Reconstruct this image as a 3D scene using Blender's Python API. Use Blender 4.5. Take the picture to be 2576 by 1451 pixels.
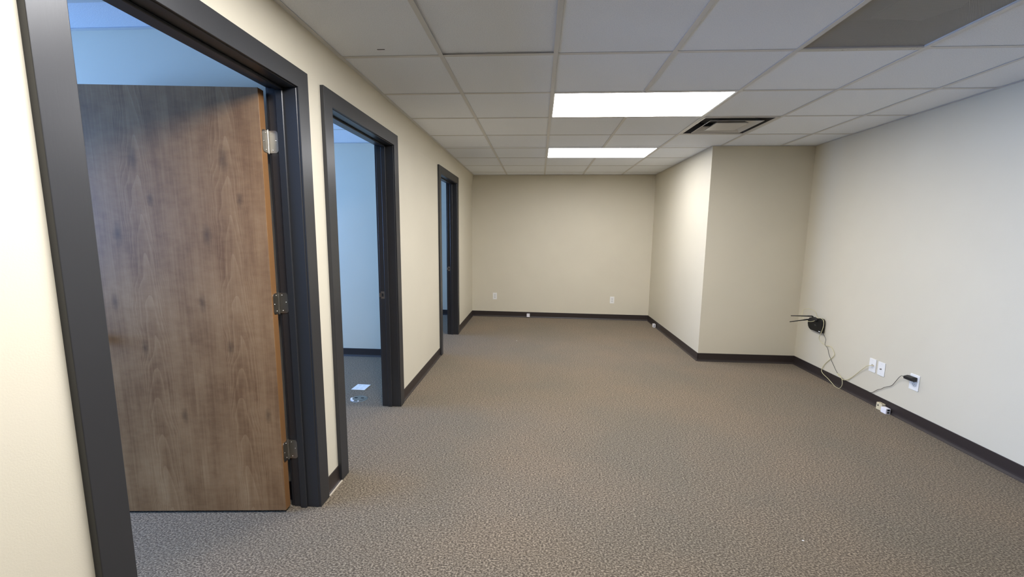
import bpy, bmesh, math, random
from mathutils import Vector, Matrix
random.seed(7)
for o in list(bpy.data.objects): bpy.data.objects.remove(o)
SC = bpy.context.scene
COL = SC.collection

# ------------------------------------------------------------------ camera
cam_d = bpy.data.cameras.new('camera'); cam = bpy.data.objects.new('camera', cam_d); COL.objects.link(cam)
cam_d.sensor_width = 36.0; cam_d.sensor_fit = 'HORIZONTAL'
cam_d.lens = 1041.98/2576*36.0
cam_d.clip_start = 0.02; cam_d.clip_end = 100
r_ = Vector((0.99784, 0.06492, 0.01044)); u_ = Vector((-0.018999, 0.132656, 0.99098)); f_ = Vector((-0.06295, 0.989034, -0.133603))
M = Matrix((r_, u_, -f_)).transposed().to_4x4(); M.translation = Vector((1.1236, 0.0, 1.4248))
cam.matrix_world = M
SC.camera = cam

# ------------------------------------------------------------------ world, exposure
SC.view_settings.view_transform = 'Standard'; SC.view_settings.look = 'None'
SC.view_settings.gamma = 1.0; SC.view_settings.use_curve_mapping = False
SC.view_settings.exposure = 0.0
W = bpy.data.worlds.new('world'); SC.world = W; W.use_nodes = True
W.node_tree.nodes['Background'].inputs[0].default_value = (0.45, 0.66, 1.0, 1)
W.node_tree.nodes['Background'].inputs[1].default_value = 1.2

LENS = 28.0           # emission of the ceiling light lenses
LENS_COL = (0.98, 0.975, 1.0)
LENS_NEAR = 37.0     # fixture over the camera, set stronger to brighten the near left wall
DAY_COL = (0.23, 0.46, 1.0)
DAY_W = (275, 190, 130)    # watts of daylight at each office window

# ------------------------------------------------------------------ dimensions (metres)
H = 2.3557; T = 0.6096; GX = 0.5838; GY = 2.3328
XJ = 2.9478; XR = 3.9984; YJ = 4.6915; YB = 6.9493
def yb(x): return YB - 0.0292*x
BB = 0.0932; CW = 0.0888; CT = 0.02; DH = 2.1558
DOORS = [(0.8875, 2.0025), (2.1472, 3.2625), (4.6007, 5.7014)]
WT = 0.12; XO = -3.6; YN = -5.5; ZT = H + 0.32
P12 = (1.98, 2.10); P23 = (4.49, 4.59)

def day_light(name, y, z, sy, sz, watts):
    l = bpy.data.lights.new(name, 'AREA'); l.shape = 'RECTANGLE'; l.size = sz; l.size_y = sy
    l.energy = watts; l.color = DAY_COL
    o = bpy.data.objects.new(name, l); COL.objects.link(o)
    o.location = (XO-0.12, y, z); o.rotation_euler = (0, math.radians(-90), 0)
for n, (yc, w) in enumerate(zip((0.60, 3.0, 5.8), DAY_W)):
    day_light('window_daylight', yc, 1.5, 1.7, 1.2, w)

# ------------------------------------------------------------------ material helpers
def mat(name, col, rough=0.6, metal=0.0, spec=0.5, **k):
    m = bpy.data.materials.new(name); m.use_nodes = True
    b = m.node_tree.nodes['Principled BSDF']
    b.inputs['Base Color'].default_value = (*col, 1); b.inputs['Roughness'].default_value = rough
    b.inputs['Metallic'].default_value = metal; b.inputs['Specular IOR Level'].default_value = spec
    return m
def N(m, t, **kw):
    n = m.node_tree.nodes.new(t)
    for k, v in kw.items():
        if k in n.inputs: n.inputs[k].default_value = v
        else: setattr(n, k, v)
    return n
def L(m, a, b): m.node_tree.links.new(a, b)
def BS(m): return m.node_tree.nodes['Principled BSDF']
def coords(m, kind='Object', scale=(1, 1, 1)):
    t = N(m, 'ShaderNodeTexCoord'); mp = N(m, 'ShaderNodeMapping'); mp.inputs['Scale'].default_value = scale
    L(m, t.outputs[kind], mp.inputs['Vector']); return mp.outputs['Vector']
def ramp(m, fac, stops):
    r = N(m, 'ShaderNodeValToRGB'); e = r.color_ramp.elements
    while len(e) < len(stops): e.new(0.5)
    for i, (p, c) in enumerate(stops): e[i].position = p; e[i].color = (*c, 1)
    L(m, fac, r.inputs['Fac']); return r.outputs['Color']
def bump(m, h, strength, dist=0.001):
    b = N(m, 'ShaderNodeBump'); b.inputs['Strength'].default_value = strength; b.inputs['Distance'].default_value = dist
    L(m, h, b.inputs['Height']); L(m, b.outputs['Normal'], BS(m).inputs['Normal'])

# wall paint, warm greige eggshell with roller texture
def paint(name, col):
    m = mat(name, col, 0.55, spec=0.35)
    v = coords(m)
    n = N(m, 'ShaderNodeTexNoise', Scale=260.0, Detail=3.0); L(m, v, n.inputs['Vector'])
    bump(m, n.outputs['Fac'], 0.25, 0.0008)
    n2 = N(m, 'ShaderNodeTexNoise', Scale=1.6, Detail=2.0); L(m, v, n2.inputs['Vector'])
    c = ramp(m, n2.outputs['Fac'], [(0.3, tuple(a*0.98 for a in col)), (0.7, tuple(min(1, a*1.02) for a in col))])
    L(m, c, BS(m).inputs['Base Color'])
    return m
WALL = paint('wall_paint', (0.635, 0.585, 0.465))
# ceiling tile
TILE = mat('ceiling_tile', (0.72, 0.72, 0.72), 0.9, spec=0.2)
v = coords(TILE, 'Object')
n = N(TILE, 'ShaderNodeTexNoise', Scale=220.0, Detail=4.0, Roughness=0.7); L(TILE, v, n.inputs['Vector'])
oi = N(TILE, 'ShaderNodeObjectInfo')
mx = N(TILE, 'ShaderNodeMath', operation='MULTIPLY_ADD'); mx.inputs[1].default_value = 0.10; mx.inputs[2].default_value = -0.05
L(TILE, oi.outputs['Random'], mx.inputs[0])
ad = N(TILE, 'ShaderNodeMath', operation='ADD'); L(TILE, n.outputs['Fac'], ad.inputs[0]); L(TILE, mx.outputs[0], ad.inputs[1])
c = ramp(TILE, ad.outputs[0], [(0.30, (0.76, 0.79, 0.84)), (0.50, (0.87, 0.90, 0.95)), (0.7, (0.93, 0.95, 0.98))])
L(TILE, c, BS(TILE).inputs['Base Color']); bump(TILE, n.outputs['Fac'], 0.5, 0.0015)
TEE = mat('grid_white_enamel', (0.66, 0.65, 0.63), 0.4, spec=0.4)
# slightly rusty tee beside the return grille
TEER = mat('grid_enamel_rust_spotted', (0.62, 0.60, 0.55), 0.45)
v = coords(TEER, 'Object'); n = N(TEER, 'ShaderNodeTexNoise', Scale=14.0, Detail=5.0, Roughness=0.7); L(TEER, v, n.inputs['Vector'])
c = ramp(TEER, n.outputs['Fac'], [(0.60, (0.60, 0.58, 0.52)), (0.68, (0.20, 0.12, 0.08))]); L(TEER, c, BS(TEER).inputs['Base Color'])
# carpet
CARPET = mat('loop_carpet', (0.2, 0.17, 0.14), 0.95, spec=0.1)
BS(CARPET).inputs['Sheen Weight'].default_value = 0.28; BS(CARPET).inputs['Sheen Roughness'].default_value = 0.6; BS(CARPET).inputs['Sheen Tint'].default_value = (0.75, 0.62, 0.48, 1)
v = coords(CARPET, 'Object')
dn = N(CARPET, 'ShaderNodeTexNoise', Scale=9.0, Detail=2.0); L(CARPET, v, dn.inputs['Vector'])
va = N(CARPET, 'ShaderNodeVectorMath', operation='MULTIPLY_ADD'); va.inputs[1].default_value = (0.03, 0.03, 0.0)
L(CARPET, dn.outputs['Color'], va.inputs[0]); L(CARPET, v, va.inputs[2])
mp2 = N(CARPET, 'ShaderNodeMapping'); mp2.inputs['Scale'].default_value = (102, 172, 110); L(CARPET, va.outputs[0], mp2.inputs['Vector'])
n1 = N(CARPET, 'ShaderNodeTexNoise', Scale=1.0, Detail=1.5, Roughness=0.6); L(CARPET, mp2.outputs[0], n1.inputs['Vector'])
n2 = N(CARPET, 'ShaderNodeTexNoise', Scale=330.0, Detail=2.0, Roughness=0.7); L(CARPET, v, n2.inputs['Vector'])
mxx = N(CARPET, 'ShaderNodeMix', data_type='FLOAT'); mxx.inputs[0].default_value = 0.38
L(CARPET, n1.outputs['Fac'], mxx.inputs[2]); L(CARPET, n2.outputs['Fac'], mxx.inputs[3])
c = ramp(CARPET, mxx.outputs[0], [(0.37, (0.022, 0.017, 0.011)), (0.49, (0.092, 0.074, 0.052)), (0.62, (0.30, 0.248, 0.182))])
n3 = N(CARPET, 'ShaderNodeTexNoise', Scale=1.3, Detail=3.0); L(CARPET, v, n3.inputs['Vector'])
hue = ramp(CARPET, n3.outputs['Fac'], [(0.35, (0.88, 0.92, 0.93)), (0.65, (1.08, 1.03, 0.98))])
mm = N(CARPET, 'ShaderNodeMix', data_type='RGBA', blend_type='MULTIPLY'); mm.inputs[0].default_value = 1.0
L(CARPET, c, mm.inputs[6]); L(CARPET, hue, mm.inputs[7]); L(CARPET, mm.outputs[2], BS(CARPET).inputs['Base Color'])
bump(CARPET, mxx.outputs[0], 1.0, 0.005)
# dark painted wood trim, satin
TRIM = mat('charcoal_satin_trim', (0.026, 0.0265, 0.029), 0.34, spec=0.5)
v = coords(TRIM, 'Object', (60, 60, 6)); n = N(TRIM, 'ShaderNodeTexNoise', Scale=3.0, Detail=4.0); L(TRIM, v, n.inputs['Vector']); bump(TRIM, n.outputs['Fac'], 0.12, 0.001)
VINYL = mat('dark_brown_vinyl', (0.030, 0.022, 0.020), 0.42, spec=0.45)
# flat cut veneer
KNOTS = [(0.181, 1.741, 0.030), (0.282, 1.401, 0.028), (0.120, 1.56, 0.018), (0.33, 1.08, 0.022), (0.215, 0.86, 0.020), (0.06, 0.52, 0.020)]
WOOD = mat('stained_maple_veneer', (0.2, 0.12, 0.07), 0.45, spec=0.3)
v = coords(WOOD, 'Object')
def wmap(scale, src=v, loc=(0, 0, 0)):
    mp = N(WOOD, 'ShaderNodeMapping'); mp.inputs['Scale'].default_value = scale; mp.inputs['Location'].default_value = loc
    L(WOOD, src, mp.inputs['Vector']); return mp.outputs['Vector']
# repeat the figure across the width in book-matched leaves
sx = N(WOOD, 'ShaderNodeSeparateXYZ'); L(WOOD, v, sx.inputs[0])
pp = N(WOOD, 'ShaderNodeMath', operation='WRAP'); pp.inputs[1].default_value = 0.402; pp.inputs[2].default_value = 0.0; L(WOOD, sx.outputs[0], pp.inputs[0])
cx = N(WOOD, 'ShaderNodeCombineXYZ'); L(WOOD, pp.outputs[0], cx.inputs[0]); L(WOOD, sx.outputs[2], cx.inputs[2])
fine = N(WOOD, 'ShaderNodeTexNoise', Scale=1.0, Detail=5.0, Roughness=0.65); L(WOOD, wmap((120, 1, 2.6)), fine.inputs['Vector'])
blot = N(WOOD, 'ShaderNodeTexNoise', Scale=1.0, Detail=3.0, Roughness=0.55); L(WOOD, wmap((8, 1, 2.4), cx.outputs[0]), blot.inputs['Vector'])
curl = N(WOOD, 'ShaderNodeTexNoise', Scale=1.0, Detail=3.0, Roughness=0.6); L(WOOD, wmap((16, 1, 34)), curl.inputs['Vector'])
def mth(op, a, b):
    n_ = N(WOOD, 'ShaderNodeMath', operation=op)
    for i, q in enumerate((a, b)):
        if isinstance(q, (int, float)): n_.inputs[i].default_value = q
        else: L(WOOD, q, n_.inputs[i])
    return n_.outputs[0]
# cathedral arches: downward opening parabolas around the heart of each veneer leaf
dist = N(WOOD, 'ShaderNodeTexNoise', Scale=1.0, Detail=2.0); L(WOOD, wmap((7, 1, 3.0), cx.outputs[0]), dist.inputs['Vector'])
dx = mth('ADD', mth('SUBTRACT', pp.outputs[0], 0.172), mth('MULTIPLY', mth('SUBTRACT', dist.outputs['Fac'], 0.5), 0.09))
dx2 = mth('MULTIPLY', dx, dx)
ff = mth('ADD', sx.outputs[2], mth('MULTIPLY', dx2, 150.0))
fr = mth('FRACT', mth('ADD', mth('MULTIPLY', ff, 5.5), mth('MULTIPLY', dist.outputs['Fac'], 1.5)), 0.0)
mk = N(WOOD, 'ShaderNodeMapRange'); mk.inputs[1].default_value = 0.002; mk.inputs[2].default_value = 0.016; mk.inputs[3].default_value = 1.0; mk.inputs[4].default_value = 0.25; L(WOOD, dx2, mk.inputs[0])
arch = mth('MULTIPLY', mth('POWER', fr, 3.0), mk.outputs[0])
s = mth('MULTIPLY', arch, 0.095)
s = mth('ADD', s, mth('MULTIPLY', fine.outputs['Fac'], 0.26))
s = mth('ADD', s, mth('MULTIPLY', blot.outputs['Fac'], 0.46))
s = mth('ADD', s, mth('MULTIPLY', curl.outputs['Fac'], 0.16))
c = ramp(WOOD, s, [(0.34, (0.175, 0.088, 0.036)), (0.50, (0.285, 0.162, 0.073)), (0.66, (0.39, 0.245, 0.122))])
# knots in the veneer, at their places on the leaf
kf_prev = None
for kx_, kz_, kr_ in KNOTS:
    mpk = wmap((1.0, 0.0, 0.42), cx.outputs[0], (-kx_, 0, -kz_*0.42))
    ln = N(WOOD, 'ShaderNodeVectorMath', operation='LENGTH'); L(WOOD, mpk, ln.inputs[0])
    wob = mth('ADD', ln.outputs['Value'], mth('MULTIPLY', mth('SUBTRACT', curl.outputs['Fac'], 0.5), 0.012))
    mr = N(WOOD, 'ShaderNodeMapRange'); mr.inputs[1].default_value = 0.0; mr.inputs[2].default_value = kr_; mr.inputs[3].default_value = 0.35; mr.inputs[4].default_value = 1.0
    L(WOOD, wob, mr.inputs[0])
    kf_prev = mr.outputs[0] if kf_prev is None else mth('MULTIPLY', kf_prev, mr.outputs[0])
kf = kf_prev
km = N(WOOD, 'ShaderNodeMix', data_type='RGBA', blend_type='MULTIPLY'); km.inputs[0].default_value = 0.75
L(WOOD, c, km.inputs[6]); L(WOOD, kf, km.inputs[7]); L(WOOD, km.outputs[2], BS(WOOD).inputs['Base Color'])
bump(WOOD, fine.outputs['Fac'], 0.08, 0.0006)
EDGE = mat('door_edge_banding', (0.26, 0.13, 0.05), 0.4)
STEEL = mat('satin_nickel', (0.36, 0.34, 0.30), 0.38, 1.0)
SCREW = mat('bright_screw_head', (0.85, 0.83, 0.8), 0.15, 1.0)
DARK = mat('dark_recess', (0.006, 0.006, 0.006), 0.8)
PLATE = mat('white_cover_plate', (0.82, 0.81, 0.78), 0.35)
SLOT = mat('socket_slot_grey', (0.10, 0.10, 0.10), 0.6)
SOCK = mat('white_socket_face', (0.72, 0.72, 0.70), 0.4)
CREAM = mat('cream_plastic', (0.66, 0.58, 0.40), 0.45)
WHITEP = mat('white_plastic', (0.85, 0.83, 0.86), 0.4)
BLACKP = mat('glossy_black_plastic', (0.006, 0.006, 0.006), 0.3, spec=0.25)
BLACKM = mat('matt_black_plastic', (0.012, 0.011, 0.011), 0.5)
YEL = mat('pale_yellow_cable', (0.66, 0.60, 0.36), 0.45)
CORD = mat('dark_grey_cord', (0.075, 0.068, 0.055), 0.5)
GALV = mat('painted_grey_metal', (0.36, 0.35, 0.33), 0.45, 0.0)
VENTW = mat('white_vent_enamel', (0.58, 0.56, 0.53), 0.35)
VENTD = mat('dark_duct_interior', (0.05, 0.05, 0.055), 0.7)
FIXW = mat('fixture_white_frame', (0.78, 0.78, 0.76), 0.35)
def lens_mat(strength):
    m = bpy.data.materials.new('lit_acrylic_lens'); m.use_nodes = True
    nt = m.node_tree; nt.nodes.clear(); e = nt.nodes.new('ShaderNodeEmission'); oo = nt.nodes.new('ShaderNodeOutputMaterial')
    e.inputs[0].default_value = (*LENS_COL, 1); e.inputs[1].default_value = strength; nt.links.new(e.outputs[0], oo.inputs[0])
    return m
LENSM = lens_mat(LENS); LENSN = lens_mat(LENS_NEAR)
# perforated grille sheet: real see-through holes
PERF = mat('perforated_grey_sheet', (0.42, 0.41, 0.385), 0.5)
v = coords(PERF, 'Object', (1, 1, 0))
vo = N(PERF, 'ShaderNodeTexVoronoi', Scale=150.0); vo.inputs['Randomness'].default_value = 0.0; L(PERF, v, vo.inputs['Vector'])
gt = N(PERF, 'ShaderNodeMath', operation='LESS_THAN'); gt.inputs[1].default_value = 0.36; L(PERF, vo.outputs['Distance'], gt.inputs[0])
tr = N(PERF, 'ShaderNodeBsdfTransparent'); ms = N(PERF, 'ShaderNodeMixShader')
L(PERF, gt.outputs[0], ms.inputs[0]); L(PERF, BS(PERF).outputs[0], ms.inputs[1]); L(PERF, tr.outputs[0], ms.inputs[2])
L(PERF, ms.outputs[0], PERF.node_tree.nodes['Material Output'].inputs[0])
GLASS = bpy.data.materials.new('window_glass'); GLASS.use_nodes = True
nt = GLASS.node_tree; nt.nodes.clear(); g = nt.nodes.new('ShaderNodeBsdfGlossy'); t = nt.nodes.new('ShaderNodeBsdfTransparent'); mi = nt.nodes.new('ShaderNodeMixShader'); oo = nt.nodes.new('ShaderNodeOutputMaterial')
g.inputs[1].default_value = 0.03; mi.inputs[0].default_value = 0.06; nt.links.new(t.outputs[0], mi.inputs[1]); nt.links.new(g.outputs[0], mi.inputs[2]); nt.links.new(mi.outputs[0], oo.inputs[0])
ALU = mat('window_frame_metal', (0.30, 0.29, 0.28), 0.4, 0.6)

# ------------------------------------------------------------------ geometry helpers
def box(bm, x0, x1, y0, y1, z0, z1, bev=0.0, seg=1):
    b2 = bmesh.new() if bev else bm
    vs = [b2.verts.new(p) for p in ((x0,y0,z0),(x1,y0,z0),(x1,y1,z0),(x0,y1,z0),(x0,y0,z1),(x1,y0,z1),(x1,y1,z1),(x0,y1,z1))]
    for f in ((0,3,2,1),(4,5,6,7),(0,1,5,4),(1,2,6,5),(2,3,7,6),(3,0,4,7)): b2.faces.new([vs[i] for i in f])
    if bev:
        bmesh.ops.bevel(b2, geom=list(b2.edges), offset=bev, segments=seg, profile=0.5, affect='EDGES')
        merge(bm, b2)
def merge(bm, b2, mtx=None):
    me = bpy.data.meshes.new('tmp'); b2.to_mesh(me); b2.free()
    if mtx: me.transform(mtx)
    bm.from_mesh(me); bpy.data.meshes.remove(me)
def prism(bm, pts, axis, a0, a1, bev=0.0, seg=2):
    """closed outline (list of 2D points) pushed along an axis: axis 0 -> pts are (y,z), 1 -> (x,z), 2 -> (x,y)"""
    b2 = bmesh.new()
    def P(p, a): return (a, p[0], p[1]) if axis == 0 else ((p[0], a, p[1]) if axis == 1 else (p[0], p[1], a))
    lo = [b2.verts.new(P(p, a0)) for p in pts]; hi = [b2.verts.new(P(p, a1)) for p in pts]
    b2.faces.new(lo); b2.faces.new(hi)
    n = len(pts)
    for i in range(n): b2.faces.new((lo[i], lo[(i+1) % n], hi[(i+1) % n], hi[i]))
    bmesh.ops.recalc_face_normals(b2, faces=list(b2.faces))
    if bev:
        es = [e for e in b2.edges if (e.verts[0] in lo) == (e.verts[1] in lo)]
        bmesh.ops.bevel(b2, geom=es, offset=bev, segments=seg, profile=0.5, affect='EDGES')
    merge(bm, b2)
def rrect(cx_, cy_, w, h, r, n=5, corners=(1, 1, 1, 1)):
    out = []
    for k, (sx_, sy_, a0) in enumerate(((1, 1, 0), (-1, 1, 90), (-1, -1, 180), (1, -1, 270))):
        if not corners[k]: out.append((cx_+sx_*w/2, cy_+sy_*h/2)); continue
        for i in range(n+1):
            a = math.radians(a0+90*i/n)
            out.append((cx_+sx_*(w/2-r)+r*math.cos(a), cy_+sy_*(h/2-r)+r*math.sin(a)))
    return out
def cyl(bm, p0, p1, r, n=16, r2=None):
    p0, p1 = Vector(p0), Vector(p1); d = p1-p0
    b2 = bmesh.new(); bmesh.ops.create_cone(b2, cap_ends=True, segments=n, radius1=r, radius2=r if r2 is None else r2, depth=d.length)
    m = Matrix.Translation((p0+p1)/2) @ d.to_track_quat('Z', 'Y').to_matrix().to_4x4()
    merge(bm, b2, m)
def tube(bm, pts, r, n=8, sub=6):
    P = [Vector(p) for p in pts]; path = []
    for i in range(len(P)-1):
        a, b, c_, d = P[max(i-1, 0)], P[i], P[i+1], P[min(i+2, len(P)-1)]
        for k in range(sub):
            t = k/sub
            path.append(0.5*((2*b)+(-a+c_)*t+(2*a-5*b+4*c_-d)*t*t+(-a+3*b-3*c_+d)*t**3))
    path.append(P[-1])
    rings = []; up = Vector((1, 0, 0.01)).normalized()
    for i, p in enumerate(path):
        tg = (path[min(i+1, len(path)-1)]-path[max(i-1, 0)]).normalized()
        s_ = tg.cross(up)
        if s_.length < 1e-3: s_ = tg.cross(Vector((0, 1, 0)))
        s_.normalize(); u2 = s_.cross(tg).normalized(); up = u2
        rings.append([bm.verts.new(p+r*(math.cos(2*math.pi*k/n)*s_+math.sin(2*math.pi*k/n)*u2)) for k in range(n)])
    for a, b in zip(rings, rings[1:]):
        for k in range(n): bm.faces.new((a[k], a[(k+1) % n], b[(k+1) % n], b[k]))
    bm.faces.new(rings[0][::-1]); bm.faces.new(rings[-1])
def obj(name, bm, m, parent=None, smooth=False, loc=None):
    me = bpy.data.meshes.new(name)
    bmesh.ops.recalc_face_normals(bm, faces=list(bm.faces)); bm.to_mesh(me); bm.free()
    if isinstance(m, (list, tuple)):
        for q in m: me.materials.append(q)
    else: me.materials.append(m)
    if smooth:
        for p in me.polygons: p.use_smooth = True
    o = bpy.data.objects.new(name, me); COL.objects.link(o)
    if parent: o.parent = parent
    if loc: o.location = loc
    return o
def bb(*a, **k):
    bm = bmesh.new(); box(bm, *a, **k); return bm
def inst(o, parent=None, loc=None, name=None):
    c_ = o.copy(); COL.objects.link(c_)
    c_.parent = parent if parent else o.parent
    if loc is not None: c_.location = loc
    return c_
def tag(o, label, cat=None, kind=None, group=None):
    o['label'] = label
    if cat: o['category'] = cat
    if kind: o['kind'] = kind
    if group: o['group'] = group
    return o
def empty(name, loc=(0, 0, 0)):
    o = bpy.data.objects.new(name, None); COL.objects.link(o); o.location = loc; o.empty_display_size = 0.05
    return o
def rel(bm, loc):
    bmesh.ops.translate(bm, verts=list(bm.verts), vec=-Vector(loc)); return bm

# ------------------------------------------------------------------ floor and shell
bm = bmesh.new(); box(bm, XO-0.15, XR+0.15, YN-0.15, YB+0.3, -0.06, 0.0)
tag(obj('floor', bm, CARPET), 'brown and grey flecked loop carpet running through all the rooms', 'floor', 'structure')
bm = bb(XO-0.15, XR+0.15, YN-0.15, YB+0.3, ZT, ZT+0.05)
DECK = obj('ceiling', bm, GALV); tag(DECK, 'suspended ceiling of square white tiles on a metal grid', 'ceiling', 'structure')

# left wall with three door openings; the strip over the doors leans in slightly
HO = DH-CW                      # clear opening height
def wall_left():
    bm = bmesh.new(); ys = [YN]
    for a, b in DOORS: ys += [a+CW-0.012, b-CW+0.012]
    ys.append(YB+0.25)
    zo = HO+0.012
    for i in range(0, len(ys), 2): box(bm, -WT, 0, ys[i], ys[i+1], 0, zo)
    # upper band, one run
    a, b = YN, YB+0.25
    vs = [bm.verts.new(p) for p in ((-WT,a,zo),(0,a,zo),(0,a,DH+0.002),(0.022,a,H),(0.022,a,ZT),(-WT,a,ZT))]
    ws = [bm.verts.new((v_.co.x, b, v_.co.z)) for v_ in vs]
    bm.faces.new(vs); bm.faces.new(ws)
    for i in range(6): bm.faces.new((vs[i], vs[(i+1) % 6], ws[(i+1) % 6], ws[i]))
    return bm
tag(obj('wall_left', wall_left(), WALL), 'long cream painted wall with three dark framed doorways', 'wall', 'structure')
# back wall, runs on behind the third office
bm = bmesh.new()
prism(bm, [(XO-0.1, yb(XO-0.1)), (XJ+0.1, yb(XJ+0.1)), (XJ+0.1, yb(0)+0.15), (XO-0.1, yb(XO)+0.2)], 2, 0, ZT)
tag(obj('wall_back', bm, WALL), 'cream end wall facing the camera with two outlets', 'wall', 'structure')
bm = bmesh.new(); box(bm, XJ, XJ+0.12, YJ+0.12, yb(XJ)+0.0, 0, ZT)
tag(obj('wall_jog_side', bm, WALL), 'bright side of the boxed out wall, running to the back wall', 'wall', 'structure')
bm = bmesh.new(); box(bm, XJ, XR+0.1, YJ, YJ+0.12, 0, ZT)
tag(obj('wall_jog_front', bm, WALL), 'shaded front of the boxed out wall in the right corner', 'wall', 'structure')
bm = bmesh.new(); box(bm, XR, XR+0.12, YN-0.1, YJ, 0, ZT)
tag(obj('wall_right', bm, WALL), 'long greige right wall with outlets and a wall mounted router', 'wall', 'structure')
bm = bmesh.new(); box(bm, XO-0.1, XR+0.12, YN-0.12, YN, 0, ZT)
tag(obj('wall_rear', bm, WALL), 'cream wall behind the camera', 'wall', 'structure')
bm = bmesh.new(); box(bm, XO, -WT, P12[0], P12[1], 0, ZT)
tag(obj('wall_partition', bm, WALL), 'partition between the first and second office', 'wall', 'structure')
bm = bmesh.new(); box(bm, XO, -WT, P23[0], P23[1], 0, ZT)
tag(obj('wall_partition', bm, WALL), 'blue lit partition seen through the middle doorway', 'wall', 'structure')
# outer office wall with three windows
bm = bmesh.new(); WIN = [(0.60, 1.7), (3.0, 1.7), (5.8, 1.7)]; ys = [YN]
for yc, w in WIN: ys += [yc-w/2, yc+w/2]
ys.append(YB+0.25)
for i in range(0, len(ys), 2): box(bm, XO-0.1, XO, ys[i], ys[i+1], 0, ZT)
for yc, w in WIN:
    box(bm, XO-0.1, XO, yc-w/2, yc+w/2, 0, 0.9); box(bm, XO-0.1, XO, yc-w/2, yc+w/2, 2.1, ZT)
tag(obj('wall_office_outer', bm, WALL), 'outer office wall with windows', 'wall', 'structure')
for k, (yc, w) in enumerate(WIN):
    t = empty('window_%d' % (k+1), (XO-0.05, yc, 0.9)); tag(t, 'metal framed office window number %s from the camera' % ('one', 'two', 'three')[k], 'window', 'structure')
    bm = bmesh.new()
    for a in (-w/2, w/2-0.04): box(bm, -0.03, 0.03, a, a+0.04, 0, 1.2)
    for a in (0, 1.16): box(bm, -0.03, 0.03, -w/2+0.04, w/2-0.04, a, a+0.04)
    box(bm, -0.02, 0.02, -0.02, 0.02, 0.04, 1.16); obj('window_frame', bm, ALU, t)
    obj('pane', bb(-0.003, 0.003, -w/2+0.04, w/2-0.04, 0.04, 1.16), GLASS, t)

# ------------------------------------------------------------------ baseboards (cove vinyl)
def baseboard(name, p0, p1, nx, ny, label):
    """run from p0 to p1 on the floor, (nx,ny) = into the room"""
    prof = [(0.0, 0.0), (0.016, 0.0), (0.0145, 0.004), (0.009, 0.009), (0.0055, 0.016), (0.004, 0.026), (0.004, BB-0.003), (0.0025, BB), (0.0, BB)]
    bm = bmesh.new(); A = []; B = []
    for d, z in prof:
        A.append(bm.verts.new((p0[0]+nx*d, p0[1]+ny*d, z))); B.append(bm.verts.new((p1[0]+nx*d, p1[1]+ny*d, z)))
    n_ = len(prof); bm.faces.new(A); bm.faces.new(B)
    for i in range(n_): bm.faces.new((A[i], A[(i+1) % n_], B[(i+1) % n_], B[i]))
    return tag(obj(name, bm, VINYL), label, 'baseboard', 'structure')
D = DOORS
baseboard('baseboard_left', (0, YN), (0, D[0][0]), 1, 0, 'brown vinyl baseboard left of the nearest doorway')
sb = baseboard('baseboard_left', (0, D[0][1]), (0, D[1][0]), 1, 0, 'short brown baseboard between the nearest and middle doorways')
tk = obj('toe_highlight_strip', bb(0.0165, 0.024, D[0][1], D[1][0], 0.0, 0.006), mat('toe_highlight_beige', (0.48, 0.42, 0.33), 0.7), sb); tk['label'] = 'pale added strip for the light caught on the baseboard toe'  # highlight on the baseboard toe, added as a pale coloured strip
baseboard('baseboard_left', (0, D[1][1]), (0, D[2][0]), 1, 0, 'brown baseboard between the middle and farthest doorways')
baseboard('baseboard_left', (0, D[2][1]), (0, yb(0)), 1, 0, 'brown baseboard between the farthest doorway and the back wall')
baseboard('baseboard_back', (0, yb(0)), (XJ, yb(XJ)), 0, -1, 'dark brown baseboard along the back wall')
baseboard('baseboard_jog_side', (XJ, yb(XJ)), (XJ, YJ-0.004), -1, 0, 'brown baseboard along the side of the boxed out wall')
baseboard('baseboard_jog_front', (XJ-0.004, YJ), (XR, YJ), 0, -1, 'dark brown baseboard under the front of the boxed out wall')
baseboard('baseboard_right', (XR, YJ), (XR, YN), -1, 0, 'long dark brown baseboard along the right wall')
baseboard('baseboard_office', (-WT, P12[0]), (XO, P12[0]), 0, -1, 'baseboard behind the open wooden door')
baseboard('baseboard_office', (-WT, P23[0]), (XO, P23[0]), 0, -1, 'baseboard seen through the middle doorway')
baseboard('baseboard_office', (-WT, yb(-WT)), (XO, yb(XO)), 0, -1, 'baseboard seen through the farthest doorway')

# ------------------------------------------------------------------ ceiling: tiles and grid
FIX = [(1, 1), (1, 4)]                   # 2x1 cell fixtures (columns i,i+1; row j)
FIXV = (0, -3)                           # 1x2 cell fixture over the camera
VENT = (3, 2); GRILLE = (3, -1)
skip = {(1, 1), (2, 1), (1, 4), (2, 4), (0, -3), (0, -2), VENT, GRILLE}
ZTILE = H+0.0035; THK = 0.015
full_mesh = None
def tile_at(x0, x1, y0, y1, dz=0.0, ymax=None, gap=0.004):
    global full_mesh
    fx = abs(x1-x0-T) < 1e-4 and abs(y1-y0-T) < 1e-4 and ymax is None
    cx_, cy_ = (x0+x1)/2, (y0+y1)/2
    if fx and full_mesh:
        o = bpy.data.objects.new('ceiling_tile', full_mesh); COL.objects.link(o)
    else:
        hx, hy = (x1-x0)/2-gap, (y1-y0)/2-gap
        bm = bb(-hx, hx, -hy, hy, 0, THK)
        if ymax:
            for v_ in bm.verts: v_.co.y = min(v_.co.y, ymax(v_.co.x+cx_)-cy_-0.002)
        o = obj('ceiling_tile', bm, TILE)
        if fx: full_mesh = o.data
    o.parent = DECK; o.location = (cx_, cy_, ZTILE+dz); return o
def col_edges(x0, x1, off):
    e_ = [x0]; k = math.ceil((x0-off)/T+1e-6)
    while off+k*T < x1-0.02: e_.append(off+k*T); k += 1
    return e_+[x1]
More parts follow.
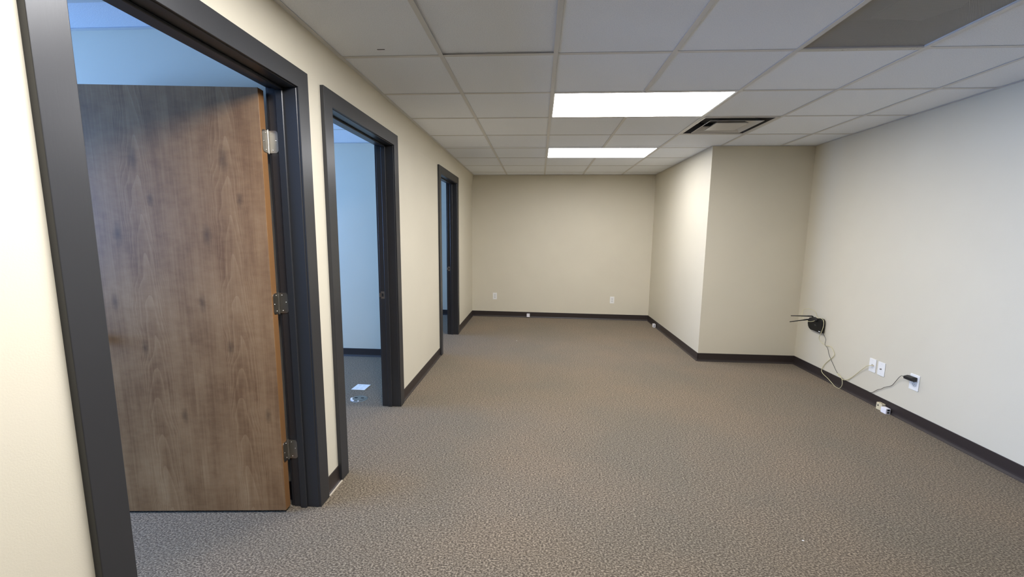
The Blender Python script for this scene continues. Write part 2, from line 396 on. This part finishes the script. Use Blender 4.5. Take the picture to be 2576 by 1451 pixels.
def ceiling(x0, x1, y0, y1, offx, offy, ymax=None, skipf=None):
    xe = col_edges(x0, x1, offx); ye = col_edges(y0, y1, offy)
    for a, b in zip(xe, xe[1:]):
        for c_, d in zip(ye, ye[1:]):
            if b-a < 0.03 or d-c_ < 0.03: continue
            i = round((a-offx)/T) if a > x0 else math.floor((a-offx)/T+1e-6); j = round((c_-offy)/T) if c_ > y0 else math.floor((c_-offy)/T+1e-6)
            if skipf and skipf(i, j): continue
            last = ymax is not None and d >= y1-1e-6
            tile_at(a, b, c_, d, 0.007 if (skipf and (i, j) == (0, -1)) else 0.0, ymax if last else None)
    return xe, ye
def tee(x0, x1, y0, y1, lift=0.0, m=TEE, name='grid_tee'):
    """flange 24 mm wide with a web standing on it"""
    bm = bb(x0, x1, y0, y1, H+lift, H+lift+0.0012)
    if x1-x0 < y1-y0: xm = (x0+x1)/2; box(bm, xm-0.003, xm+0.003, y0, y1, H+lift+0.0012, H+0.035)
    else: ym = (y0+y1)/2; box(bm, x0, x1, ym-0.003, ym+0.003, H+lift+0.0012, H+0.035)
    # shallow side lips under the tile edge
    return obj(name, bm, m, DECK)
# main room in two rectangles (before and beyond the boxed out corner)
sk = lambda i, j: (i, j) in skip
X0 = 0.022
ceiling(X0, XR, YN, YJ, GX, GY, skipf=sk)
bmJ = None
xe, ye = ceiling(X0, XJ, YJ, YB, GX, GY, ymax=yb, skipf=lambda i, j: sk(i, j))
HW = 0.012
def spans(lo, hi, holes):
    out = [(lo, hi)]
    for a, b in holes:
        nx = []
        for c_, d in out:
            if b <= c_ or a >= d: nx.append((c_, d)); continue
            if a > c_: nx.append((c_, a))
            if b < d: nx.append((b, d))
        out = nx
    return out
for i in range(0, 6):
    x = GX+i*T; top = yb(x)-0.002 if x < XJ else YJ
    holes = [(GY+j*T+HW, GY+(j+1)*T-HW) for (a, j) in FIX if i == a+1]
    for a, b in spans(YN, top, holes): tee(x-HW, x+HW, a, b)
for j in range(-12, 8):
    y = GY+j*T; xr = XJ if y > YJ else XR
    holes = [(GX+HW, GX+T-HW)] if j == -2 else []
    if j == 0: holes.append((GX+3*T+HW, GX+4*T-HW))
    for a, b in spans(0.022, xr, holes): tee(a, b, y-HW, y+HW, 0.0013)
tee(GX+3*T+HW, GX+4*T-HW, GY-HW, GY+HW+0.006, 0.0, TEER)
# wall angles
def angle(x0, x1, y0, y1): obj('wall_angle', bb(x0, x1, y0, y1, H-0.0006, H+0.0008), TEE, DECK)
angle(0.020, 0.046, YN, yb(0)-0.002); angle(XR-0.018, XR, YN, YJ); angle(XJ-0.016, XJ, YJ, yb(XJ)); angle(XJ-0.016, XR-0.018, YJ-0.016, YJ)
bm = bmesh.new(); prism(bm, [(0.046, yb(0.046)), (XJ-0.016, yb(XJ)), (XJ-0.016, yb(XJ)-0.014), (0.046, yb(0)-0.014)], 2, H-0.0006, H+0.0008); obj('wall_angle', bm, TEE, DECK)
# offices
for (y0, y1, ymx) in ((YN, P12[0], None), (P12[1], P23[0], None), (P23[1], yb(-1), None)):
    offx, offy = -WT-0.40, (y1-0.24 if y1 < 2 else y1-0.585)
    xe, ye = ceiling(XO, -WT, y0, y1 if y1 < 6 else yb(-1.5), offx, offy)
    for x in xe[1:-1]: tee(x-HW, x+HW, y0, y1)
    for y in ye[1:-1]: tee(XO, -WT, y-HW, y+HW, 0.0013)
    angle(XO, -WT, y1-0.02, y1); angle(XO, -WT, y0, y0+0.02); angle(-WT-0.02, -WT, y0+0.02, y1-0.02)
# marks on the ceiling
obj('ceiling_scratch', bb(0.266, 0.306, 2.243, 2.250, ZTILE-0.0006, ZTILE+0.0), DARK, DECK)

# ------------------------------------------------------------------ light fixtures
LENSF = lens_mat(LENS*0.8)
def fixture(x0, x1, y0, y1, label, lip=0.0085, lm=None):
    t = empty('ceiling_light', ((x0+x1)/2, (y0+y1)/2, H)); tag(t, label, 'ceiling light', group='recessed ceiling lights')
    hx, hy = (x1-x0)/2-HW+0.001, (y1-y0)/2-HW+0.001
    bm = bmesh.new()
    for a in (-1, 1):
        box(bm, *sorted((a*hx, a*(hx-lip))), -hy, hy, 0.0015, 0.028)
        box(bm, -hx+lip, hx-lip, *sorted((a*hy, a*(hy-lip))), 0.0015, 0.028)
    obj('door_frame', bm, FIXW, t).name = 'lens_frame'
    obj('lens', bb(-hx+lip, hx-lip, -hy+lip, hy-lip, 0.006, 0.010), lm or LENSM, t)
    obj('housing', bb(-hx, hx, -hy, hy, 0.030, 0.11), FIXW, t)
fixture(GX+T, GX+3*T, GY+T, GY+2*T, 'large lit rectangular ceiling light nearest in view, beside the air vent')
fixture(GX+T, GX+3*T, GY+4*T, GY+5*T, 'smaller looking lit ceiling light farther back near the end wall', lm=LENSF)
fixture(GX, GX+T, GY-3*T, GY-T, 'lit ceiling light overhead near the open wooden door', lm=LENSN)

# ------------------------------------------------------------------ supply vent (louvred, stepped squares)
def vent():
    cx_, cy_ = GX+3.5*T, GY+2.5*T
    t = empty('supply_vent', (cx_, cy_, H)); tag(t, 'square louvred white air vent in the ceiling beside the larger light', 'vent')
    S = T/2-HW+0.003
    def ring(o0, z0, o1, z1, th=0.0012):
        bm = bmesh.new()
        def sq(o, z): return [bm.verts.new(p) for p in ((-o, -o, z), (o, -o, z), (o, o, z), (-o, o, z))]
        a, b = sq(o0, z0), sq(o1, z1); c_, d = sq(o0, z0+th*3), sq(o1, z1+th*3)
        for i in range(4):
            j = (i+1) % 4
            bm.faces.new((a[i], a[j], b[j], b[i])); bm.faces.new((c_[i], c_[j], d[j], d[i]))
            bm.faces.new((a[i], a[j], c_[j], c_[i])); bm.faces.new((b[i], b[j], d[j], d[i]))
        return bm
    obj('vent_frame', ring(S, 0.000, S-0.024, 0.002), VENTW, t)
    obj('vent_neck', ring(S-0.024, 0.002, S-0.055, 0.075), VENTD, t)
    obj('louvre', ring(0.208, -0.006, 0.150, 0.034), VENTW, t)
    obj('louvre', ring(0.215, -0.007, 0.206, -0.005), VENTW, t)
    obj('louvre', ring(0.130, -0.004, 0.085, 0.030), VENTW, t)
    obj('centre_plate', bb(-0.128, 0.128, -0.128, 0.128, -0.0045, -0.002), VENTW, t)
    obj('duct', bb(-S+0.05, S-0.05, -S+0.05, S-0.05, 0.085, 0.09), VENTD, t)
    for sx_, sy_ in ((1, 1), (-1, 1), (1, -1), (-1, -1)):
        bm = bmesh.new(); cyl(bm, (sx_*0.15, sy_*0.15, 0.03), (sx_*0.16, sy_*0.16, 0.088), 0.003, 8); obj('bracket', bm, VENTD, t)
    t.rotation_euler = (math.radians(0.5), 0, 0)
vent()
# ------------------------------------------------------------------ return grille with a duct above
def grille():
    cx_, cy_ = GX+3.5*T, GY-0.5*T
    t = empty('return_air_grille', (cx_, cy_, H)); tag(t, 'grey perforated return air grille in the ceiling at the upper right', 'grille')
    S = T/2-HW+0.001
    bm = bmesh.new()
    for a in (-1, 1):
        box(bm, *sorted((a*S, a*(S-0.006))), -S, S, 0.0015, 0.014); box(bm, -S+0.006, S-0.006, *sorted((a*S, a*(S-0.006))), 0.0015, 0.014)
    obj('grille_frame', bm, VENTW, t)
    obj('perforated_sheet', bb(-S+0.006, S-0.006, -S+0.006, S-0.006, 0.007, 0.008), PERF, t)
    bm = bmesh.new(); s2 = S-0.002
    box(bm, -s2, s2, -s2, s2, 0.13, 0.132)
    for a in (-1, 1):
        box(bm, *sorted((a*s2, a*(s2-0.002))), -s2, s2, 0.014, 0.13); box(bm, -s2, s2, *sorted((a*s2, a*(s2-0.002))), 0.014, 0.13)
    obj('plenum_box', bm, GALV, t)
    bm = bmesh.new()
    prism(bm, [(-0.10, -0.17), (0.12, -0.20), (0.20, 0.02), (0.13, 0.13), (-0.11, 0.10)], 2, 0.05, 0.058)
    obj('inner_flap', bm, VENTW, t)
grille()
# little torn paper corner hanging by the near light
bm = bmesh.new(); prism(bm, [(1.775, H-0.002), (1.802, H-0.002), (1.800, H-0.020)], 1, 2.905, 2.9065)
tag(obj('paper_scrap', bm, PLATE), 'tiny torn white paper corner hanging at the edge of the larger ceiling light', 'paper scrap')

# ------------------------------------------------------------------ doors
screw_me = None
def screw(parent, p, nrm):
    global screw_me
    if screw_me is None:
        b2 = bmesh.new(); bmesh.ops.create_uvsphere(b2, u_segments=8, v_segments=5, radius=0.0035); bmesh.ops.scale(b2, vec=(1, 1, 0.45), verts=list(b2.verts))
        screw_me = bpy.data.meshes.new('screw'); b2.to_mesh(screw_me); b2.free(); screw_me.materials.append(SCREW)
        for q in screw_me.polygons: q.use_smooth = True
    o = bpy.data.objects.new('screw', screw_me); COL.objects.link(o); o.parent = parent; o.location = p
    o.rotation_euler = Vector(nrm).to_track_quat('Z', 'Y').to_euler()
def doorway(k, a, b, hinge_side, ang):
    t = empty('door_%d' % k, (0, (a+b)/2, 0))
    tag(t, ('open wooden door in the nearest dark doorway', 'middle dark door frame standing open onto a blue lit office', 'farthest dark door frame near the back wall')[k-1], 'door', 'structure')
    O = (0, (a+b)/2, 0)
    def part(name, bm, m, parent=t, **kw): return obj(name, rel(bm, O), m, parent, **kw)
    ja, jb = a+CW, b-CW
    # casings, room side
    rv = 0.003
    def board(pts, keep):
        b2 = bmesh.new(); n_ = len(pts)
        lo_ = [b2.verts.new((0, *p)) for p in pts]; hi_ = [b2.verts.new((CT, *p)) for p in pts]
        b2.faces.new(lo_); b2.faces.new(hi_)
        for i in range(n_): b2.faces.new((lo_[i], lo_[(i+1) % n_], hi_[(i+1) % n_], hi_[i]))
        b2.edges.ensure_lookup_table()
        es = [b2.edges.get((hi_[i], hi_[(i+1) % n_])) for i in keep]
        bmesh.ops.bevel(b2, geom=es, offset=0.0018, segments=2, profile=0.5, affect='EDGES')
        return b2
    i0, i1, zi = a+CW-rv, b-CW+rv, HO+rv
    part('casing', board([(a, 0), (i0, 0), (i0, zi), (a, DH)], (1, 3)), TRIM)
    part('casing', board([(i1, 0), (b, 0), (b, DH), (i1, zi)], (1, 3)), TRIM)
    part('casing', board([(i0, zi), (i1, zi), (b, DH), (a, DH)], (0, 2)), TRIM)
    # office side
    hi = min(b, P12[0]-0.002) if k == 1 else b
    lo = max(a, P12[1]+0.002) if k == 2 else (max(a, P23[1]+0.002) if k == 3 else a)
    part('casing', bb(-WT-0.016, -WT, lo, a+CW-rv, 0, HO+rv, bev=0.0015), TRIM)
    part('casing', bb(-WT-0.016, -WT, b-CW+rv, hi, 0, HO+rv, bev=0.0015), TRIM)
    part('casing', bb(-WT-0.016, -WT, lo, hi, HO+rv, DH, bev=0.0015), TRIM)
    # jambs
    J = (-WT-0.004, 0.010)
    part('jamb', bb(J[0], J[1], ja-0.012, ja, 0, HO, bev=0.002), TRIM)
    part('jamb', bb(J[0], J[1], jb, jb+0.012, 0, HO, bev=0.002), TRIM)
    part('jamb', bb(J[0], J[1], ja-0.012, jb+0.012, HO, HO+0.012, bev=0.002), TRIM)
    sx0, sx1, st = -0.084, -0.050, 0.011
    part('stop', bb(sx0, sx1, ja, ja+st, 0, HO-st, bev=0.0025), TRIM)
    part('stop', bb(sx0, sx1, jb-st, jb, 0, HO-st, bev=0.0025), TRIM)
    part('stop', bb(sx0, sx1, ja, jb, HO-st, HO, bev=0.0025), TRIM)
    # second moulding step towards the room
    # hinges and leaf
    s_ = 1 if hinge_side == 'far' else -1          # far: hinge on the jamb at jb
    yj = jb if s_ == 1 else ja
    px, py = -0.1335, yj-s_*0.0045                  # pin
    wleaf = (jb-ja)-0.006; zl0, zl1 = 0.014, HO-0.016
    leaf = empty('leaf', (px, py-O[1], 0)); leaf.parent = t
    # leaf frame: local +X along the width away from the hinge, local Y thickness, built for the open position
    leaf.rotation_euler = (0, 0, math.radians(ang))
    th = 0.0445
    y0, y1 = (0.0055, 0.0055+th) if s_ == 1 else (-0.0055-th, -0.0055)
    bm = bb(0.004, wleaf, y0, y1, zl0, zl1, bev=0.0012)
    bmesh.ops.recalc_face_normals(bm, faces=list(bm.faces))
    for f in bm.faces:
        if abs(f.normal.x) > 0.9: f.material_index = 1
    lf = obj('door_leaf', bm, [WOOD, EDGE], leaf)
    # fold the empty away: the leaf mesh itself is the part
    lf.parent = t; lf.location = leaf.location; lf.rotation_euler = leaf.rotation_euler
    bpy.data.objects.remove(leaf)
    # knob set on both faces
    xh = wleaf-0.07
    for side, yf in ((-1, y0), (1, y1)):
        bm = bmesh.new()
        cyl(bm, (xh, yf, 0.915), (xh, yf+side*0.008, 0.915), 0.032, 24)
        cyl(bm, (xh, yf+side*0.008, 0.915), (xh, yf+side*0.035, 0.915), 0.011, 16)
        b2 = bmesh.new(); bmesh.ops.create_uvsphere(b2, u_segments=20, v_segments=12, radius=0.026); merge(bm, b2, Matrix.Translation((xh, yf+side*0.048, 0.915)) @ Matrix.Diagonal((1, 0.72, 1, 1)))
        obj('door_knob', bm, STEEL, lf, smooth=True)
    for zc in (1.828, 1.074, 0.318):
        hg = empty('hinge', (px, py-O[1], zc)); hg.parent = t
        # jamb plate lies on the jamb face
        bm = bmesh.new()
        w_ = 0.040; pl = rrect(0.006+w_/2, 0, w_, 0.100, 0.014, 6, (1, 0, 0, 1))
        yy = s_*0.0045
        prism(bm, pl, 1, yy-s_*0.0030, yy-s_*0.0002)
        jp = obj('hinge_plate', bm, STEEL, hg)
        for (sx_, sz_) in ((0.017, 0.038), (0.036, 0.004), (0.019, -0.038)): screw(hg, (sx_, yy-s_*0.0033, sz_), (0, -s_, 0))
        # door plate lies on the leaf edge
        R_ = Matrix.Rotation(math.radians(ang), 4, 'Z')
        bm = bmesh.new(); ysn = 1 if s_ == 1 else -1
        pl = rrect(ysn*(0.004+0.019), 0, 0.038, 0.100, 0.014, 6, (1, 0, 0, 1) if ysn == 1 else (0, 1, 1, 0))
        prism(bm, pl, 0, 0.0012, 0.0038); bm.transform(R_)
        obj('hinge_plate', bm, STEEL, hg)
        for (sy_, sz_) in ((0.014, 0.038), (0.033, -0.002), (0.016, -0.038)):
            screw(hg, tuple(R_ @ Vector((0.0008, ysn*sy_, sz_))), tuple(R_ @ Vector((-1, 0, 0))))
        bm = bmesh.new()
        for q in range(3):
            cyl(bm, (0, 0, -0.050+q*0.0335), (0, 0, -0.050+q*0.0335+0.0328), 0.0058, 14)
        cyl(bm, (0, 0, 0.0505), (0, 0, 0.054), 0.0045, 12); cyl(bm, (0, 0, -0.054), (0, 0, -0.050), 0.0045, 12)
        obj('hinge_barrel', bm, STEEL, hg)
    # strike plate on the other jamb
    ys_ = ja if s_ == 1 else jb; n_ = 1 if s_ == 1 else -1
    bm = bmesh.new(); prism(bm, rrect(-0.104, 0.924, 0.030, 0.058, 0.004), 1, ys_, ys_+n_*0.0018); box(bm, -0.131, -0.115, *sorted((ys_, ys_+n_*0.0018)), 0.908, 0.940)
    sp = part('strike_plate', bm, STEEL)
    obj('latch_hole', rel(bb(-0.110, -0.098, *sorted((ys_+n_*0.0005, ys_+n_*0.0022)), 0.911, 0.937), O), DARK, sp)
    return t
doorway(1, *DOORS[0], 'far', 185.0)
doorway(2, *DOORS[1], 'near', 176.0)
doorway(3, *DOORS[2], 'near', 176.0)

# ------------------------------------------------------------------ wall plates
def plate_thing(kind, u, z, wall, label, name, cat, group, rot=0.0):
    """wall 'back': faces -Y at y=yb; 'right': faces -X at x=XR. Built facing -Y, then turned."""
    t = empty(name, (0, 0, 0)); tag(t, label, cat, group=group)
    if wall == 'back': t.location = (u, yb(u)-0.0, z); t.rotation_euler = (0, rot, math.atan(-0.0292))
    else: t.location = (XR, u, z); t.rotation_euler = (rot, 0, math.radians(-90))
    w, h = 0.070, 0.1145
    if kind == 'wide': w = 0.079; h = 0.122
    bm = bmesh.new(); prism(bm, rrect(0, 0, w, h, 0.003, 3), 1, -0.0060, 0.0, bev=0.0016)
    obj('cover_plate', bm, PLATE, t)
    if kind in ('duplex', 'wide'):
        for s_ in (1, -1):
            zc = s_*0.0195
            bm = bmesh.new()
            pts = [(0.0165*math.cos(a)*1.05, zc+max(-0.0135, min(0.0135, 0.0175*math.sin(a)))) for a in [2*math.pi*i/20 for i in range(20)]]
            prism(bm, pts, 1, -0.0078, -0.006); f = obj('socket', bm, SOCK, t)
            bm = bmesh.new(); box(bm, -0.0075, -0.0050, -0.0082, -0.0078, zc-0.001, zc+0.008); box(bm, 0.0050, 0.0075, -0.0082, -0.0078, zc-0.001, zc+0.007)
            cyl(bm, (0, -0.0078, zc-0.007), (0, -0.0082, zc-0.007), 0.0026, 10); obj('slots', bm, SLOT, f)
        bm = bmesh.new(); cyl(bm, (0, -0.006, 0), (0, -0.0072, 0), 0.003, 10); obj('screw', bm, SCREW, t)
    elif kind == 'data':
        bm = bmesh.new(); box(bm, -0.009, 0.009, -0.0075, -0.006, -0.004, 0.013); f = obj('jack', bm, SOCK, t)
        obj('port', bb(-0.006, 0.006, -0.0080, -0.0075, -0.001, 0.009), SLOT, f)
        bm = bmesh.new(); box(bm, -0.009, 0.009, -0.0068, -0.006, -0.026, -0.010); obj('jack', bm, SOCK, t)
        for z_ in (0.041, -0.041):
            bm = bmesh.new(); cyl(bm, (0, -0.006, z_), (0, -0.0068, z_), 0.0028, 10); obj('screw', bm, SOCK, t)
    elif kind == 'coax':
        bm = bmesh.new(); cyl(bm, (0, -0.006, 0), (0, -0.008, 0), 0.0068, 6); cyl(bm, (0, -0.008, 0), (0, -0.016, 0), 0.0045, 12); obj('coax_connector', bm, STEEL, t)
        for z_ in (0.041, -0.041):
            bm = bmesh.new(); cyl(bm, (0, -0.006, z_), (0, -0.0068, z_), 0.0028, 10); obj('screw', bm, SOCK, t)
    return t
plate_thing('duplex', 0.392, 0.354, 'back', 'white double outlet on the left part of the back wall', 'wall_outlet', 'outlet', 'wall outlets', 0.0)
plate_thing('duplex', 2.351, 0.334, 'back', 'white double outlet on the right part of the back wall', 'wall_outlet', 'outlet', 'wall outlets', 0.0)
plate_thing('data', 3.622, 0.331, 'right', 'white jack plate on right wall with the pale yellow cable plugged in', 'data_plate', 'wall plate', 'wall plates on the right wall')
plate_thing('coax', 3.5300, 0.329, 'right', 'white plate with one round cable connector, second plate from the left on right wall', 'coax_plate', 'wall plate', 'wall plates on the right wall')
plate_thing('wide', 3.222, 0.328, 'right', 'white outlet on the right wall with a black adapter plugged in', 'wall_outlet', 'outlet', 'wall outlets')

# ------------------------------------------------------------------ power adapter with its cord
t = empty('power_adapter', (XR-0.009, 3.225, 0.352)); tag(t, 'black plug-in power adapter with a thin dark cord running up to the router', 'power adapter')
O = Vector(t.location)
bm = bmesh.new()
prism(bm, [(XR-0.0095, 0.340), (XR-0.0095, 0.371), (XR-0.030, 0.3735), (XR-0.055, 0.366), (XR-0.055, 0.346), (XR-0.030, 0.3385)], 1, 3.196, 3.262, bev=0.003)
obj('housing', rel(bm, O), BLACKM, t)
bm = bmesh.new(); cyl(bm, (XR-0.045, 3.262, 0.357), (XR-0.045, 3.276, 0.356), 0.0045, 10, 0.003); obj('strain_relief', rel(bm, O), BLACKM, t)
xc = XR-0.0075
path = [(XR-0.045, 3.272, 0.356), (XR-0.035, 3.300, 0.352), (XR-0.022, 3.335, 0.326), (xc-0.004, 3.364, 0.294), (xc, 3.402, 0.239), (xc, 3.427, 0.218), (xc, 3.472, 0.193), (xc, 3.500, 0.168), (xc, 3.536, 0.147), (xc, 3.592, 0.100),
        (xc, 3.65, 0.0965), (xc, 3.75, 0.0965), (xc, 3.86, 0.0965), (xc, 3.923, 0.100), (xc, 4.006, 0.128), (xc, 4.069, 0.185), (xc-0.003, 4.137, 0.264), (xc-0.004, 4.168, 0.324), (xc-0.004, 4.212, 0.352), (xc-0.004, 4.209, 0.404), (xc-0.008, 4.232, 0.44), (XR-0.022, 4.245, 0.462)]
bm = bmesh.new(); tube(bm, [Vector(p)-O for p in path], 0.0019, 7); obj('cord', bm, CORD, t, smooth=True)

# ------------------------------------------------------------------ router
t = empty('router', (XR-0.018, 4.34, 0.53)); tag(t, 'black wall mounted router with two antennas near the corner', 'router'); O = Vector(t.location)
outline = [(4.471, 0.545), (4.469, 0.510), (4.458, 0.484), (4.442, 0.467), (4.419, 0.4575), (4.345, 0.456), (4.262, 0.453), (4.250, 0.460), (4.246, 0.545), (4.252, 0.582), (4.264, 0.598), (4.292, 0.602), (4.335, 0.590), (4.360, 0.583), (4.420, 0.585), (4.448, 0.580), (4.465, 0.562)]
bm = bmesh.new(); prism(bm, outline, 0, 3.962, 3.992, bev=0.005, seg=3); body = obj('body', rel(bm, O), BLACKP, t)
bm = bmesh.new(); prism(bm, [(4.44, 0.555), (4.43, 0.575), (4.40, 0.592), (4.365, 0.600), (4.335, 0.593), (4.31, 0.575), (4.33, 0.562), (4.40, 0.550)], 0, 3.948, 3.972, bev=0.004); obj('antenna_base', rel(bm, O), BLACKM, t)
bm = bmesh.new(); prism(bm, rrect(4.35, 0.520, 0.011, 0.011, 0.003), 0, 3.9612, 3.9621); box(bm, 3.9612, 3.9621, 4.331, 4.339, 0.514, 0.517); obj('emblem', rel(bm, O), SLOT, t)
bm = bmesh.new(); box(bm, 3.9608, 3.9621, 4.262, 4.290, 0.4655, 0.4715); obj('label_sticker', rel(bm, O), WHITEP, t)
obj('wall_bracket', rel(bb(3.992, XR, 4.28, 4.40, 0.48, 0.57), O), BLACKM, t)
def antenna(p0, p1, knuckle):
    p0, p1 = Vector(p0), Vector(p1); bm = bmesh.new()
    cyl(bm, p0-O, p0-O+(p1-p0)*0.22, 0.0065, 12); cyl(bm, p0-O+(p1-p0)*0.2, p1-O, 0.0058, 10, 0.0042)
    a = obj('antenna', bm, BLACKM, t)
    bm = bmesh.new(); cyl(bm, Vector(knuckle)-O, p0-O, 0.0075, 12); obj('antenna_hinge', bm, BLACKM, a)
antenna((3.950, 4.388, 0.604), (3.770, 4.442, 0.593), (3.962, 4.380, 0.585))
antenna((3.948, 4.450, 0.556), (3.765, 4.440, 0.529), (3.960, 4.425, 0.560))

# ------------------------------------------------------------------ pale yellow network cable
cab = [(3.986, 3.608, 0.333), (3.972, 3.616, 0.332), (3.975, 3.655, 0.315), (3.985, 3.726, 0.253), (3.99, 3.801, 0.176), (3.991, 3.866, 0.117), (3.988, 3.92, 0.095), (3.986, 3.969, 0.11), (3.984, 4.0, 0.126), (3.978, 3.971, 0.128), (3.972, 3.926, 0.112), (3.97, 3.906, 0.086), (3.968, 3.901, 0.045), (3.968, 3.926, 0.008), (3.97, 3.956, -0.001), (3.972, 4.0, 0.004), (3.978, 4.096, 0.036), (3.982, 4.192, 0.063), (3.988, 4.219, 0.095), (3.991, 4.18, 0.17), (3.991, 4.096, 0.256), (3.989, 4.074, 0.302), (3.988, 4.135, 0.354), (3.988, 4.204, 0.345), (3.985, 4.276, 0.366), (3.975, 4.289, 0.403), (3.955, 4.243, 0.45), (3.95, 4.207, 0.543), (3.95, 4.219, 0.596), (3.956, 4.263, 0.607), (3.97, 4.321, 0.598), (3.975, 4.35, 0.602), (3.965, 4.367, 0.65), (3.955, 4.408, 0.668), (3.945, 4.447, 0.67), (3.935, 4.506, 0.652), (3.925, 4.511, 0.621), (3.92, 4.502, 0.588), (3.92, 4.477, 0.556), (3.935, 4.426, 0.543), (3.945, 4.38, 0.549), (3.952, 4.326, 0.575)]
bm = bmesh.new(); tube(bm, cab, 0.0026, 8)
t = tag(obj('network_cable', bm, YEL, smooth=True), 'pale yellow network cable looping from the wall jack up around the router', 'cable')
bm = bmesh.new(); box(bm, XR-0.022, XR-0.0085, 3.602, 3.613, 0.329, 0.339, bev=0.001); obj('plug', bm, CREAM, t)

# ------------------------------------------------------------------ small jack boxes by the baseboards
def jackbox(loc, size, m, label, holes, rotz=0.0, group='surface mounted jack boxes'):
    t = empty('jack_box', loc); tag(t, label, 'jack box', group=group); t.rotation_euler = (0, 0, rotz)
    w, d, h = size
    bm = bmesh.new(); box(bm, -d/2, d/2, -w/2, w/2, 0.0, h, bev=0.002, seg=2); box(bm, -d/2-0.0006, d/2, -w/2+0.004, w/2-0.004, h*0.48, h*0.50)
    obj('box_shell', bm, m, t)
    for hb in holes: obj('port', bb(*hb), DARK, t)
    return t
w, d, h = 0.056, 0.030, 0.058
jackbox((3.962+0.015, 3.466, 0.0), (w, d, h), CREAM, 'cream jack box on the carpet by the right baseboard, two slots on top', [(-0.009, 0.001, -0.020, -0.008, h-0.001, h+0.0005), (-0.009, 0.001, 0.002, 0.012, h-0.001, h+0.0005), (-d/2-0.0012, -d/2+0.001, 0.004, 0.014, 0.030, 0.042)])
w, d, h = 0.052, 0.036, 0.046
jackbox((3.9435+0.010+0.018-0.006, 3.402, 0.0), (w, d, h), WHITEP, 'white jack box in front of the cream one, two dark ports on its end', [(-0.008, 0.011, -w/2-0.0006, -w/2+0.001, 0.026, 0.040), (-0.008, 0.011, -w/2-0.0006, -w/2+0.001, 0.007, 0.020)])
w, d, h = 0.052, 0.026, 0.056
jackbox((0.965, yb(0.965)-0.028, 0.014), (w, d, h), WHITEP, 'small white jack box against the back wall baseboard', [], math.radians(90))
t = jackbox((XJ-0.036, 6.37, 0.006), (0.050, 0.036, 0.052), WHITEP, 'small white jack box with two black ports beside the jog baseboard', [(-0.010, 0.006, -0.0256, -0.024, 0.030, 0.044), (-0.010, 0.006, -0.0256, -0.024, 0.008, 0.022)])
# ------------------------------------------------------------------ things on the middle office floor
t = tag(obj('cover_plate', bmesh.new(), PLATE), 'square white double cover plate lying on the carpet in the middle office', 'cover plate')
bm = bmesh.new(); prism(bm, [(-0.547, 3.492), (-0.542, 3.622), (-0.418, 3.618), (-0.422, 3.488)], 2, 0.001, 0.006, bev=0.0012); bm.to_mesh(t.data); bm.free()
for yy in (3.523, 3.585):
    for xx in (-0.505, -0.465):
        bm = bmesh.new(); prism(bm, rrect(xx, yy, 0.024, 0.030, 0.008), 2, 0.0058, 0.0064); obj('socket_opening', bm, SOCK, t)
t = empty('floor_box', (-0.389, 3.300, 0)); tag(t, 'round silver floor outlet cover with two dark slots set in the office carpet', 'floor outlet')
bm = bmesh.new(); cyl(bm, (0, 0, 0), (0, 0, 0.004), 0.072, 40, 0.066); obj('flange', bm, STEEL, t)
bm = bmesh.new(); cyl(bm, (0, 0, 0.004), (0, 0, 0.006), 0.054, 36); obj('lid', bm, STEEL, t)
for xx in (-0.030, 0.026): obj('slot', bb(xx-0.013, xx+0.013, 0.000, 0.016, 0.006, 0.0066), DARK, t)
bm = bmesh.new(); cyl(bm, (0.018, -0.060, 0.004), (0.018, -0.060, 0.011), 0.007, 12, 0.005); obj('screw_cap', bm, WHITEP, t)
bm = bmesh.new()
pts = [(0.070*math.cos(math.radians(a)), 0.070*math.sin(math.radians(a))) for a in range(180, 255, 12)] + [(0.055*math.cos(math.radians(a)), 0.055*math.sin(math.radians(a))) for a in range(250, 175, -12)]
prism(bm, pts, 2, 0.0035, 0.009); obj('rim_guard', bm, WHITEP, t)
# flecks of debris on the carpet
for (x, y, m_, lb) in ((2.392, 1.862, PLATE, 'pale lint fleck on the near carpet at the right'), (0.853, 5.362, PLATE, 'pale lint fleck on the carpet near the farthest doorway'), (1.328, 2.852, DARK, 'dark crumb on the carpet in the middle of the room')):
    bm = bmesh.new(); b2 = bmesh.new(); bmesh.ops.create_icosphere(b2, subdivisions=1, radius=0.004); merge(bm, b2, Matrix.Translation((x, y, 0.002)) @ Matrix.Diagonal((1.6, 0.8, 0.4, 1)))
    tag(obj('lint_fleck', bm, m_), lb, 'lint', group='lint flecks on the carpet')
